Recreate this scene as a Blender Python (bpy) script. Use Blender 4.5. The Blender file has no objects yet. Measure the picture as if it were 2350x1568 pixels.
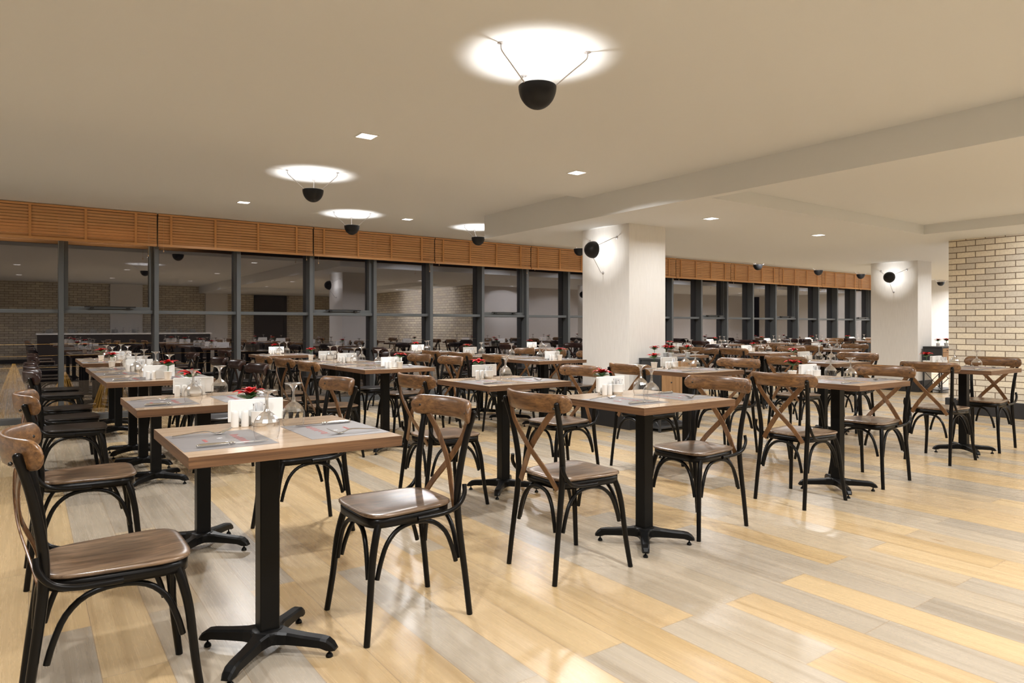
import bpy, math, random
from math import pi, sin, cos, radians as R
from mathutils import Vector, Matrix
random.seed(7)
S = bpy.context.scene
COL = S.collection
# ------------------------------------------------------------------ camera, world, exposure
cam = bpy.data.cameras.new('camera'); camo = bpy.data.objects.new('camera', cam); COL.objects.link(camo)
camo.location = (0, 0, 1.12); camo.rotation_euler = (R(90), 0, R(-35.6))
cam.sensor_width = 36; cam.lens = 36 * 1550 / 2350; cam.shift_y = -36 / 2350
cam.clip_start = 0.05; cam.clip_end = 200
S.camera = camo
W = bpy.data.worlds.new('world'); S.world = W; W.use_nodes = True
W.node_tree.nodes['Background'].inputs[0].default_value = (.30, .27, .30, 1)
W.node_tree.nodes['Background'].inputs[1].default_value = 0.03
vs = S.view_settings
vs.view_transform = 'Standard'; vs.look = 'None'; vs.gamma = 1; vs.use_curve_mapping = False
vs.exposure = 0.0
cy = S.cycles
cy.max_bounces = 7; cy.diffuse_bounces = 4; cy.glossy_bounces = 4; cy.transmission_bounces = 6
cy.transparent_max_bounces = 16; cy.caustics_reflective = False; cy.caustics_refractive = False
cy.sample_clamp_indirect = 4; cy.use_denoising = True
DOWN_W = 40.0      # each square recessed ceiling light
SPIDER_W = 11.0     # bulb inside each black dome
WALL_W = 3.4
WARM = (.99, .99, .995)
# measured heights and positions of the room
ZN, ZF, ZL, ZR = 2.455, 2.52, 2.225, 2.34
YW = 9.47
# ------------------------------------------------------------------ object helpers
def tag(o, label=None, cat=None, group=None, kind=None):
    if label: o['label'] = label
    if cat: o['category'] = cat
    if group: o['group'] = group
    if kind: o['kind'] = kind
    return o
def empty(name, loc=(0, 0, 0), rz=0.0):
    o = bpy.data.objects.new(name, None); COL.objects.link(o)
    o.location = loc; o.rotation_euler = (0, 0, rz); o.empty_display_size = .05
    return o
def copy_tree(o, parent=None):
    c = o.copy(); COL.objects.link(c); c.parent = parent
    for ch in list(o.children): copy_tree(ch, c)
    return c
USED = set()
def place(proto, loc, rz=0.0, label=None, group=None):
    o = proto if proto.name not in USED else copy_tree(proto)
    USED.add(o.name); USED.add(proto.name)
    o.location = loc; o.rotation_euler = (0, 0, rz)
    if label: o['label'] = label
    if group: o['group'] = group
    return o
class MB:
    def __init__(s): s.v = []; s.f = []; s.sm = []
    def add(s, V, F, smooth=False):
        n = len(s.v); s.v += [tuple(p) for p in V]; s.f += [tuple(i + n for i in f) for f in F]; s.sm += [smooth] * len(F)
        return s
    def box(s, a, b, bev=0.0):
        (x0, y0, z0), (x1, y1, z1) = a, b
        if bev <= 0:
            V = [(x, y, z) for z in (z0, z1) for y in (y0, y1) for x in (x0, x1)]
            return s.add(V, [(0, 2, 3, 1), (4, 5, 7, 6), (0, 1, 5, 4), (2, 6, 7, 3), (0, 4, 6, 2), (1, 3, 7, 5)])
        c = bev
        P = [(x0 + c, y0), (x1 - c, y0), (x1, y0 + c), (x1, y1 - c), (x1 - c, y1), (x0 + c, y1), (x0, y1 - c), (x0, y0 + c)]
        mx, my = (x0 + x1) / 2, (y0 + y1) / 2
        def ins(p): return (p[0] + (c if p[0] < mx else -c) * .7, p[1] + (c if p[1] < my else -c) * .7)
        V = [(*ins(p), z0) for p in P] + [(*p, z0 + c) for p in P] + [(*p, z1 - c) for p in P] + [(*ins(p), z1) for p in P]
        F = [tuple(range(7, -1, -1)), tuple(range(24, 32))]
        for k in range(3):
            for i in range(8): j = (i + 1) % 8; F.append((k * 8 + i, k * 8 + j, k * 8 + 8 + j, k * 8 + 8 + i))
        return s.add(V, F)
    def tube(s, pts, r, n=10, sub=6, caps=True, flat=None):
        """catmull-rom tube; r number or list; flat=(w,t,up) gives a flat strip section"""
        P = [Vector(p) for p in pts]
        rr = r if isinstance(r, (list, tuple)) else [r] * len(P)
        Q = []; q = []
        for i in range(len(P) - 1):
            p0 = P[i - 1] if i else P[0] * 2 - P[1]; p3 = P[i + 2] if i + 2 < len(P) else P[-1] * 2 - P[-2]
            p1, p2 = P[i], P[i + 1]
            for k in range(sub):
                t = k / sub
                Q.append(.5 * ((2 * p1) + (-p0 + p2) * t + (2 * p0 - 5 * p1 + 4 * p2 - p3) * t * t + (-p0 + 3 * p1 - 3 * p2 + p3) * t ** 3))
                q.append(rr[i] + (rr[i + 1] - rr[i]) * t)
        Q.append(P[-1]); q.append(rr[-1])
        T = [(Q[min(i + 1, len(Q) - 1)] - Q[max(i - 1, 0)]).normalized() for i in range(len(Q))]
        up = Vector(flat[2]) if flat else (Vector((0, 0, 1)) if abs(T[0].z) < .9 else Vector((0, 1, 0)))
        N = (up - T[0] * up.dot(T[0])).normalized()
        V = []
        for i, c in enumerate(Q):
            N = ((up if flat else N) - T[i] * (up if flat else N).dot(T[i])).normalized(); B = T[i].cross(N)
            if flat:
                w, t = flat[0] / 2, flat[1] / 2; m = t * .6
                for a, b in ((w, t - m), (w - m, t), (-w + m, t), (-w, t - m), (-w, -t + m), (-w + m, -t), (w - m, -t), (w, -t + m)): V.append(c + B * a + N * b)
            else:
                for k in range(n): a = 2 * pi * k / n; V.append(c + (N * cos(a) + B * sin(a)) * q[i])
        n = 8 if flat else n
        F = []
        for i in range(len(Q) - 1):
            for k in range(n): j = (k + 1) % n; F.append((i * n + k, i * n + j, i * n + n + j, i * n + n + k))
        s.add(V, F, not flat)
        if caps:
            m = len(Q) - 1
            s.add(V[:n], [tuple(range(n - 1, -1, -1))]); s.add(V[m * n:], [tuple(range(n))])
        return s
    def lathe(s, prof, n=24, c=(0, 0, 0), smooth=True, axis='z'):
        V = []; F = []
        for r, z in prof:
            for k in range(n):
                a = 2 * pi * k / n
                p = (r * cos(a), r * sin(a), z)
                if axis == 'x': p = (z, p[0], p[1])
                if axis == 'y': p = (p[0], z, p[1])
                V.append((c[0] + p[0], c[1] + p[1], c[2] + p[2]))
        for i in range(len(prof) - 1):
            for k in range(n): j = (k + 1) % n; F.append((i * n + k, i * n + j, i * n + n + j, i * n + n + k))
        return s.add(V, F, smooth)
    def ball(s, c, r, n=12, sz=1.0):
        return s.lathe([(max(r * sin(pi * k / 8), 1e-5), -r * cos(pi * k / 8) * sz) for k in range(9)], n, c)
    def prism(s, pts, z0, z1, smooth=False):
        n = len(pts)
        V = [(x, y, z0) for x, y in pts] + [(x, y, z1) for x, y in pts]
        s.add(V, [tuple(range(n - 1, -1, -1)), tuple(range(n, 2 * n))])
        return s.add(V, [(i, (i + 1) % n, n + (i + 1) % n, n + i) for i in range(n)], smooth)
    def mesh(s, name, mat):
        me = bpy.data.meshes.new(name); me.from_pydata(s.v, [], s.f); me.materials.append(mat)
        me.polygons.foreach_set('use_smooth', s.sm); me.update(); return me
    def obj(s, name, mat, parent=None, loc=(0, 0, 0)):
        o = bpy.data.objects.new(name, s.mesh(name, mat)); COL.objects.link(o); o.parent = parent; o.location = loc
        return o
# ------------------------------------------------------------------ materials
def mat(name, col=(.8, .8, .8), rough=.5, metal=0.0, spec=.5, **k):
    m = bpy.data.materials.new(name); m.use_nodes = True
    b = m.node_tree.nodes['Principled BSDF']
    b.inputs['Base Color'].default_value = (*col, 1); b.inputs['Roughness'].default_value = rough
    b.inputs['Metallic'].default_value = metal; b.inputs['Specular IOR Level'].default_value = spec
    for a, v in k.items(): b.inputs[a.replace('_', ' ')].default_value = v
    return m
class NT:
    def __init__(s, m): s.t = m.node_tree; s.b = s.t.nodes['Principled BSDF']
    def n(s, ty, **k):
        n = s.t.nodes.new('ShaderNode' + ty)
        for a, v in k.items():
            if a.startswith('i_'): n.inputs[a[2:].replace('_', ' ')].default_value = v
            else: setattr(n, a, v)
        return n
    def l(s, a, b): s.t.links.new(a, b)
    def coords(s, scale=(1, 1, 1), rot=(0, 0, 0), src='Object', random_shift=False):
        c = s.n('TexCoord'); m = s.n('Mapping'); m.inputs['Scale'].default_value = scale; m.inputs['Rotation'].default_value = rot
        s.l(c.outputs[src], m.inputs['Vector'])
        if random_shift:
            o = s.n('ObjectInfo'); v = s.n('VectorMath', operation='SCALE'); v.inputs[0].default_value = (37, 91, 53)
            s.l(o.outputs['Random'], v.inputs['Scale']); s.l(v.outputs[0], m.inputs['Location'])
        return m.outputs[0]
    def ramp(s, fac, stops):
        r = s.n('ValToRGB'); e = r.color_ramp.elements
        e[0].position, e[0].color = stops[0][0], (*stops[0][1], 1)
        e[1].position, e[1].color = stops[-1][0], (*stops[-1][1], 1)
        for p, c in stops[1:-1]: x = e.new(p); x.color = (*c, 1)
        s.l(fac, r.inputs[0]); return r.outputs[0]
    def mix(s, a, b, f, mode='MIX'):
        n = s.n('Mix', data_type='RGBA', blend_type=mode)
        for i, v in ((0, f), (6, a), (7, b)):
            if hasattr(v, 'is_output'): s.l(v, n.inputs[i])
            else: n.inputs[i].default_value = v if i == 0 else (*v, 1)
        return n.outputs[2]
    def noise(s, vec, scale, detail=4, rough=.55, dist=0):
        n = s.n('TexNoise', i_Scale=scale, i_Detail=detail, i_Roughness=rough, i_Distortion=dist); s.l(vec, n.inputs['Vector']); return n.outputs['Fac']
    def bump(s, h, st=.2, d=.002):
        n = s.n('Bump', i_Strength=st, i_Distance=d); s.l(h, n.inputs['Height']); s.l(n.outputs[0], s.b.inputs['Normal'])
def wood(name, dark, light, rough=.35, axis='x', grain=60, spec=.5, wear=None, coat=0.0, shift=True, bump=.05, long=1.2, crough=.03, cior=1.5):
    m = mat(name, light, rough, spec=spec); t = NT(m)
    sc = {'x': (long, 14, 14), 'y': (14, long, 14), 'z': (14, 14, long)}[axis]
    NT(m).b.inputs['Coat Roughness'].default_value = crough; NT(m).b.inputs['Coat IOR'].default_value = cior
    v = t.coords(sc, random_shift=shift)
    n = t.noise(v, grain / 14, 6, .65, .6)
    c = t.ramp(n, [(.3, dark), (.52, tuple((a + b) / 2 for a, b in zip(dark, light))), (.7, light)])
    if wear:
        v2 = t.coords((1, 1, 1), random_shift=shift); n2 = t.noise(v2, 9, 3)
        f = t.ramp(n2, [(.42, (0, 0, 0)), (.7, (1, 1, 1))])
        c = t.mix(c, wear, f)
    t.l(c, t.b.inputs['Base Color']); t.bump(n, bump, .001)
    t.b.inputs['Coat Weight'].default_value = coat
    return m
def floor_mat():
    m = mat('floor_planks', rough=.24); t = NT(m)
    v = t.coords((1, 1, 1), (0, 0, R(90)))
    b = t.n('TexBrick', offset=.37, i_Scale=1.0, i_Mortar_Size=.0012, i_Mortar_Smooth=.0, i_Bias=0.0, i_Brick_Width=1.25, i_Row_Height=.19)
    b.inputs['Color1'].default_value = (0, 0, 0, 1); b.inputs['Color2'].default_value = (1, 1, 1, 1); b.inputs['Mortar'].default_value = (.5, .5, .5, 1)
    t.l(v, b.inputs['Vector'])
    rnd = b.outputs['Color']
    sep = t.n('SeparateColor'); t.l(rnd, sep.inputs[0])
    base = t.ramp(sep.outputs[0], [(0, (.355, .305, .24)), (.28, (.415, .355, .275)), (.45, (.44, .365, .265)), (.55, (.51, .375, .215)), (.8, (.485, .345, .18)), (1, (.55, .42, .25))])
    # grain, shifted per plank so it never runs across a joint
    vv = t.coords((9, .3, 1)); sh = t.n('VectorMath', operation='MULTIPLY_ADD'); sh.inputs[1].default_value = (31, 17, 9)
    t.l(rnd, sh.inputs[0]); t.l(vv, sh.inputs[2])
    g = t.noise(sh.outputs[0], 6.0, 9, .68, .7)
    gc = t.ramp(g, [(.28, (.89, .88, .86)), (.5, (.985, .98, .975)), (.72, (1.04, 1.04, 1.04))])
    c = t.mix(base, gc, 1.0, 'MULTIPLY')
    g2 = t.noise(sh.outputs[0], 1.1, 4, .6, 1.2)
    c = t.mix(c, t.ramp(g2, [(.3, (.80, .77, .73)), (.5, (1, 1, 1)), (.72, (1.06, 1.06, 1.05))]), 1.0, 'MULTIPLY')
    v3 = t.coords((3.2, .9, 1)); sh3 = t.n('VectorMath', operation='MULTIPLY_ADD'); sh3.inputs[1].default_value = (11, 27, 9)
    t.l(rnd, sh3.inputs[0]); t.l(v3, sh3.inputs[2])
    k = t.n('TexVoronoi', i_Scale=1.3, i_Randomness=1.0); t.l(sh3.outputs[0], k.inputs['Vector'])
    kc = t.ramp(k.outputs['Distance'], [(.0, (.35, .26, .17)), (.022, (.62, .5, .38)), (.06, (1, 1, 1))])
    c = t.mix(c, kc, .75, 'MULTIPLY')
    c = t.mix(c, (.30, .22, .14), b.outputs['Fac'])
    t.l(c, t.b.inputs['Base Color'])
    fine = t.noise(t.coords((90, 2.5, 1)), 1.5, 3)
    t.bump(fine, .06, .001)
    rr = t.n('MapRange', i_To_Min=.20, i_To_Max=.34); t.l(g, rr.inputs[0]); t.l(rr.outputs[0], t.b.inputs['Roughness'])
    return m
def brick_mat():
    m = mat('brick', rough=.85); t = NT(m)
    c = t.n('TexCoord'); sp = t.n('SeparateXYZ'); t.l(c.outputs['Object'], sp.inputs[0])
    ad = t.n('Math', operation='ADD'); t.l(sp.outputs['X'], ad.inputs[0]); t.l(sp.outputs['Y'], ad.inputs[1])
    cb = t.n('CombineXYZ'); t.l(ad.outputs[0], cb.inputs['X']); t.l(sp.outputs['Z'], cb.inputs['Y'])
    b = t.n('TexBrick', offset=.5, i_Scale=1.0, i_Mortar_Size=.0055, i_Mortar_Smooth=.15, i_Bias=0.0, i_Brick_Width=.213, i_Row_Height=.0735)
    b.inputs['Color1'].default_value = (.60, .545, .46, 1); b.inputs['Color2'].default_value = (.80, .715, .56, 1)
    b.inputs['Mortar'].default_value = (.22, .165, .115, 1)
    t.l(cb.outputs[0], b.inputs['Vector'])
    n = t.noise(c.outputs['Object'], 45, 4); sp2 = t.ramp(n, [(.3, (.88, .87, .85)), (.6, (1.03, 1.03, 1.03))])
    t.l(t.mix(b.outputs['Color'], sp2, 1.0, 'MULTIPLY'), t.b.inputs['Base Color'])
    inv = t.n('Math', operation='SUBTRACT'); inv.inputs[0].default_value = 1; t.l(b.outputs['Fac'], inv.inputs[1])
    mx = t.n('Math', operation='MULTIPLY_ADD'); t.l(n, mx.inputs[0]); mx.inputs[1].default_value = .12; t.l(inv.outputs[0], mx.inputs[2])
    t.bump(mx.outputs[0], .9, .008)
    return m
def wallpaper_mat():
    m = mat('column_wallpaper', rough=.6); t = NT(m)
    n = t.noise(t.coords((230, 230, 5)), 1.3, 5, .6)
    t.l(t.ramp(n, [(.3, (.74, .72, .685)), (.55, (.82, .80, .765)), (.75, (.86, .84, .805))]), t.b.inputs['Base Color']); t.bump(n, .12, .001)
    return m
def seat_mat():
    m = wood('chair_seat_walnut', (.060, .036, .022), (.29, .195, .125), .25, 'y', 75, coat=.5, shift=False, bump=.012, crough=.28, cior=1.6); t = NT(m)
    src = t.b.inputs['Base Color'].links[0].from_socket
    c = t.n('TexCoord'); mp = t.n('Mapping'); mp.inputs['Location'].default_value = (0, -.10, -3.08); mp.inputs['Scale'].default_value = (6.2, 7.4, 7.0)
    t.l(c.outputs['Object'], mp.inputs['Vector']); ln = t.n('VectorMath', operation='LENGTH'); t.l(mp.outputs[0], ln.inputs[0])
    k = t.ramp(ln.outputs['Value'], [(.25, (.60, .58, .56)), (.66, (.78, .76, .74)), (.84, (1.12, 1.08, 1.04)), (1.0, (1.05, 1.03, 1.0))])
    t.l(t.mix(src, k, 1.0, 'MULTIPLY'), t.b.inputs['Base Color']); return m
def glass_pane_mat():
    m = bpy.data.materials.new('window_glass'); m.use_nodes = True; t = m.node_tree; t.nodes.clear()
    o = t.nodes.new('ShaderNodeOutputMaterial'); mx = t.nodes.new('ShaderNodeMixShader')
    tr = t.nodes.new('ShaderNodeBsdfTransparent'); gl = t.nodes.new('ShaderNodeBsdfGlossy'); lw = t.nodes.new('ShaderNodeLayerWeight')
    mr = t.nodes.new('ShaderNodeMapRange'); tr.inputs[0].default_value = (.62, .60, .58, 1); gl.inputs[0].default_value = (.88, .87, .93, 1); gl.inputs['Roughness'].default_value = .012
    lw.inputs['Blend'].default_value = .35; mr.inputs['To Min'].default_value = .20; mr.inputs['To Max'].default_value = .62
    t.links.new(lw.outputs['Facing'], mr.inputs[0]); t.links.new(mr.outputs[0], mx.inputs[0])
    t.links.new(tr.outputs[0], mx.inputs[1]); t.links.new(gl.outputs[0], mx.inputs[2]); t.links.new(mx.outputs[0], o.inputs[0])
    return m
def thin_glass_mat():
    m = bpy.data.materials.new('drinking_glass'); m.use_nodes = True; t = m.node_tree; t.nodes.clear()
    o = t.nodes.new('ShaderNodeOutputMaterial'); mx = t.nodes.new('ShaderNodeMixShader')
    tr = t.nodes.new('ShaderNodeBsdfTransparent'); gl = t.nodes.new('ShaderNodeBsdfGlossy'); lw = t.nodes.new('ShaderNodeLayerWeight')
    rp = t.nodes.new('ShaderNodeValToRGB'); tr.inputs[0].default_value = (.985, .985, .98, 1); gl.inputs['Roughness'].default_value = .03
    lw.inputs['Blend'].default_value = .5
    e = rp.color_ramp.elements; e[0].position = 0; e[0].color = (.06, .06, .06, 1); e[1].position = 1; e[1].color = (.95, .95, .95, 1)
    x = e.new(.5); x.color = (.16, .16, .16, 1); x = e.new(.8); x.color = (.45, .45, .45, 1)
    t.links.new(lw.outputs['Facing'], rp.inputs[0]); t.links.new(rp.outputs[0], mx.inputs[0])
    t.links.new(tr.outputs[0], mx.inputs[1]); t.links.new(gl.outputs[0], mx.inputs[2]); t.links.new(mx.outputs[0], o.inputs[0])
    return m
M = dict(
    floor=floor_mat(), brick=brick_mat(), paper=wallpaper_mat(),
    ceil=mat('ceiling_paint', (.77, .785, .79), .9, spec=.2), wall=mat('wall_paint', (.72, .69, .66), .85, spec=.2),
    base=mat('baseboard_black', (.02, .02, .022), .45), frame=mat('window_frame_grey', (.085, .090, .092), .45),
    black=mat('chair_black_lacquer', (.004, .0036, .0033), .30, spec=.22), iron=mat('table_black_iron', (.004, .004, .004), .36, spec=.18),
    handle=mat('handle_black', (.01, .01, .011), .3), steel=mat('cutlery_steel', (.72, .71, .69), .16, 1.0), screw=mat('screw_steel', (.07, .065, .06), .35, 1.0),
    top=wood('table_top_oak', (.58, .405, .26), (.76, .585, .42), .22, 'x', 60, coat=.6, crough=.12, cior=1.6, long=.5),
    edge=wood('table_edge_oak', (.065, .028, .011), (.215, .108, .048), .5, 'x', 110, long=.35),
    edgey=wood('table_edge_oak_side', (.065, .028, .011), (.215, .108, .048), .5, 'y', 110, long=.35),
    rail=wood('chair_rail_walnut', (.055, .022, .008), (.30, .150, .056), .36, 'x', 75, coat=.35, crough=.22, long=1.0),
    slat=wood('chair_slat_walnut', (.075, .031, .010), (.24, .115, .042), .3, 'z', 40, coat=.3),
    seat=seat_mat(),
    drail=mat('dark_chair_rail', (.022, .009, .007), .25, spec=.45), dseat=mat('dark_chair_seat', (.016, .013, .013), .3, spec=.5),
    white=mat('white_ceramic', (.86, .855, .83), .22), napkin=mat('napkin_paper', (.93, .93, .91), .85), sachet=mat('sachet_paper', (.80, .80, .80), .6),
    ink=mat('sachet_print', (.03, .025, .03), .6), soil=mat('potting_soil', (.04, .025, .015), .9),
    matg=mat('placemat_paper', (.235, .22, .22), .42), red=mat('placemat_red_print', (.48, .15, .14), .5), wprint=mat('placemat_white_print', (.82, .82, .82), .5),
    bract=mat('poinsettia_red', (.62, .018, .022), .45), leaf=mat('poinsettia_leaf', (.055, .15, .045), .45), bud=mat('poinsettia_bud', (.75, .62, .12), .5),
    dome=mat('lamp_dome_black', (.009, .009, .010), .45, spec=.3), arm=mat('lamp_arm_steel', (.55, .53, .53), .35, .5),
    blind=wood('blind_wood', (.56, .28, .105), (.68, .37, .155), .42, 'x', 20, shift=True), tape=mat('blind_tape', (.66, .33, .12), .7), cord=mat('blind_cord', (.62, .42, .24), .7),
    ledge=mat('ledge_stone', (.55, .54, .50), .6), straw=mat('straw', (.55, .36, .10), .8), wire=mat('guard_wire', (.62, .42, .16), .4, .6),
    console=mat('console_charcoal', (.035, .037, .040), .4), drawer=wood('drawer_oak', (.33, .18, .08), (.50, .30, .15), .45, 'z', 40),
    door=mat('door_dark', (.03, .024, .022), .4), glass=thin_glass_mat(), pane=glass_pane_mat())
def cut_glass_mat():
    m = bpy.data.materials.new('cut_glass'); m.use_nodes = True; t = m.node_tree; t.nodes.clear()
    o = t.nodes.new('ShaderNodeOutputMaterial'); mx = t.nodes.new('ShaderNodeMixShader'); mx.inputs[0].default_value = .5
    tr = t.nodes.new('ShaderNodeBsdfTransparent'); gl = t.nodes.new('ShaderNodeBsdfGlossy'); tr.inputs[0].default_value = (.97, .97, .97, 1)
    gl.inputs['Roughness'].default_value = .16
    t.links.new(tr.outputs[0], mx.inputs[1]); t.links.new(gl.outputs[0], mx.inputs[2]); t.links.new(mx.outputs[0], o.inputs[0])
    return m
M['cut'] = cut_glass_mat()
m = M['panel'] = mat('light_panel', (1, 1, 1), .5); b = NT(m).b; b.inputs['Emission Color'].default_value = (1, .97, .92, 1); b.inputs['Emission Strength'].default_value = 3.0
# ------------------------------------------------------------------ the room
def struct(name, mb, m, parent=None):
    o = mb.obj(name, m, parent)
    if parent is None: o['kind'] = 'structure'
    return o
XL, XR, YB = -3.0, 22.6, -5.6
struct('floor', MB().box((XL - .2, YB - .2, -.1), (XR + .2, YW + .18, 0)), M['floor'])
XB = 4.709       # left face of the lowered ceiling
YS = 7.18        # where the lowered ceiling stops short of the windows
c = MB()
c.box((XL - .2, YB - .2, ZN), (XB, 5.31, 2.75)); c.box((XL - .2, 5.31, ZF), (XB, YW + .6, 2.75)); c.box((XB, YS, ZF), (XR + .2, YW + .6, 2.75))
struct('ceiling', c, M['ceil'])
c = MB()         # lowered ceiling with its recess
RX0, RX1, RY0, RY1 = 4.80, 8.80, -3.2, 3.74
c.box((XB, YB - .2, ZL), (RX0, YS, ZF)); c.box((RX1, YB - .2, ZL), (XR + .2, YS, ZF)); c.box((RX0, RY1, ZL), (RX1, YS, ZF)); c.box((RX0, YB - .2, ZL), (RX1, RY0, ZF))
c.box((RX0, RY0, ZR), (RX1, RY1, ZF))
struct('ceiling_lowered', c, M['ceil'])
struct('wall_left', MB().box((XL - .2, YB - .2, 0), (XL, YW + .1, 2.52)), M['wall'])
struct('wall_back', MB().box((XL, YB - .2, 0), (9.69, YB, 2.52)), M['brick'])
struct('wall_right', MB().box((XR, 3.82, 0), (XR + .2, YW + .1, 2.52)), M['paper'])
struct('wall_brick', MB().box((9.69, YB - .2, 0), (9.93, 3.82, ZL)), M['brick'])
struct('wall_passage', MB().box((9.93, 3.4, 0), (XR, 3.6, ZL)), M['wall'])
struct('baseboard_brick', MB().box((9.655, YB, 0), (9.69, 3.85, .19), .004).box((9.69, 3.82, 0), (9.93, 3.85, .19)), M['base'])
struct('baseboard_back', MB().box((XL, YB, 0), (9.6, YB + .02, .12)), M['base'])
struct('wall_column', MB().box((5.25, 5.17, 0), (5.82, 5.92, ZL)), M['paper'])
struct('wall_far_column', MB().box((12.2, 5.28, 0), (12.71, 6.06, ZL)), M['paper'])
for n_, (x0, y0, x1, y1) in (('baseboard_column', (5.25, 5.17, 5.82, 5.92)), ('baseboard_far_column', (12.2, 5.28, 12.71, 6.06))):
    struct(n_, MB().box((x0 - .015, y0 - .015, 0), (x1 + .015, y1 + .015, .19), .004), M['base'])
struct('door_1', MB().box((6.6, YB, 0), (7.55, YB + .05, 2.1)).box((6.5, YB, 0), (6.6, YB + .07, 2.2)).box((7.55, YB, 0), (7.65, YB + .07, 2.2)).box((6.5, YB, 2.1), (7.65, YB + .07, 2.2)), M['door'])
# window wall
MX = [-2.60, -1.63, -.65, .338, 1.332, 2.314, 3.298, 4.273, 5.235, 6.213, 7.145, 8.098, 9.03, 9.97, 10.915, 11.851, 12.738, 13.69, 14.589, 15.531, 16.458, 17.359, 18.271, 19.17, 20.07, 20.97, 21.87]
SASH = {3, 6, 9, 12, 15, 18, 22}
ZT = 1.29
def box_frame(mb, x0, x1, z0, z1, w, y0, y1):
    mb.box((x0, y0, z0), (x1, y1, z0 + w)); mb.box((x0, y0, z1 - w), (x1, y1, z1)); mb.box((x0, y0, z0 + w), (x0 + w, y1, z1 - w)); mb.box((x1 - w, y0, z0 + w), (x1, y1, z1 - w))
for i in range(len(MX) - 1):
    a, b_ = MX[i], MX[i + 1] - .052
    f = MB()
    f.box((a - .052, YW, 0), (a, YW + .18, 2.52), .003)
    f.box((a, YW, 0), (b_, YW + .18, .06)); f.box((a, YW + .05, ZT - .021), (b_, YW + .18, ZT + .021), .003); f.box((a, YW + .05, 2.46), (b_, YW + .18, 2.52))
    fo = struct('window_%d' % (i + 1), f, M['frame'])
    MB().box((a, YW + .145, .06), (b_, YW + .153, ZT - .02)).obj('glass_pane', M['pane'], fo)
    MB().box((a, YW + .145, ZT + .02), (b_, YW + .153, 2.46)).obj('glass_pane', M['pane'], fo)
    if i in SASH:
        g = MB(); box_frame(g, a + .004, b_ - .004, ZT + .022, 2.455, .04, YW + .07, YW + .143); g.obj('sash_frame', M['frame'], fo)
        mx = (a + b_) / 2
        h = MB().box((mx - .27, YW + .02, ZT + .050), (mx + .27, YW + .04, ZT + .066), .003)
        for s in (-1, 1): h.box((mx + s * .19 - .02, YW + .022, ZT + .035), (mx + s * .19 + .02, YW + .071, ZT + .05))
        h.obj('sash_handle', M['handle'], fo)
struct('wall_window_end', MB().box((MX[-1], YW, 0), (XR + .2, YW + .13, 2.52)), M['wall'])
struct('trim_ledge', MB().box((XL, YW + .182, -.02), (XR, YW + .62, .055)), M['ledge'])
struct('wall_parapet', MB().box((XL, YW + 1.7, -.02), (XR, YW + 1.8, .35)), mat('outside_wall', (.10, .09, .09), .9))
# wooden venetian blinds, each two window bays wide
def make_blind(w, label, seed):
    rnd = random.Random(seed); root = empty('wooden_blind'); tag(root, label, 'window blind', 'wooden blinds above the windows')
    n = 10; z1 = 2.515; z0 = 2.135; p = (z1 - .03 - z0) / n
    MB().box((.003, -.03, z1 - .025), (w - .003, .02, z1), .003).obj('head_rail', M['blind'], root)
    sl = MB()
    for k in range(n):
        z = z1 - .03 - p * (k + .5); h = .0162; t = R(-17); dy, dz = h * sin(t), h * cos(t)
        d = rnd.uniform(-.002, .002)
        V = [(x, -.008 + s * dy + q * .0013, z + s * dz * .97 + d * (x / w - .5)) for x in (.003, w - .003) for s in (-1, 1) for q in (-1, 1)]
        sl.add(V, [(0, 1, 3, 2), (4, 6, 7, 5), (0, 4, 5, 1), (2, 3, 7, 6), (0, 2, 6, 4), (1, 5, 7, 3)])
    sl.obj('slats', M['blind'], root)
    MB().box((.003, -.03, z0 - .028), (w - .003, .016, z0 + .004), .003).obj('bottom_rail', M['blind'], root)
    for f_ in (.075, .34, .615, .88): MB().box((w * f_ - .013, -.031, z0 - .02), (w * f_ + .013, -.026, z1 - .02)).obj('ladder_tape', M['tape'], root)
    for x, l in ((.06, rnd.uniform(.02, .12)), (w - .10, rnd.uniform(.05, .16))):
        q = MB().tube([(x, -.036, z1 - .03), (x, -.037, z0 - l)], .0012, 5, 1)
        q.lathe([(.002, 0), (.005, -.004), (.0065, -.02), (.002, -.024)], 8, (x, -.037, z0 - l)); q.obj('pull_cord', M['cord'], root)
    return root
k = 0; bl_names = ['behind the left row of tables', 'above the third and fourth window bays', 'above the joined centre tables', 'above the fifth and sixth bays', 'ending behind the first column']
i = 0
BL = [(-2.60, -.65), (-.65, 1.30), (1.31, 3.27), (3.28, 5.22), (5.23, 7.13), (7.14, 9.02), (9.03, 10.90), (10.91, 12.72), (12.73, 14.57), (14.58, 16.44), (16.45, 18.25), (18.26, 20.05), (20.06, 21.85)]
BN = ['left of the picture edge', 'at the far left edge of the windows', 'second from the left above the windows', 'third from the left above the windows', 'fourth from the left above the windows', 'half hidden by the near column',
      'starting behind the near column', 'first full one right of the near column', 'second full one right of the near column', 'third full one right of the near column', 'just left of the far column', 'behind the far column', 'at the far end of the room']
for (a, b_), nm in zip(BL, BN):
    o = make_blind(b_ - a, 'raised orange wooden slat blind, ' + nm, int(a * 10)); o.location = (a, YW - .06, 0)
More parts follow.
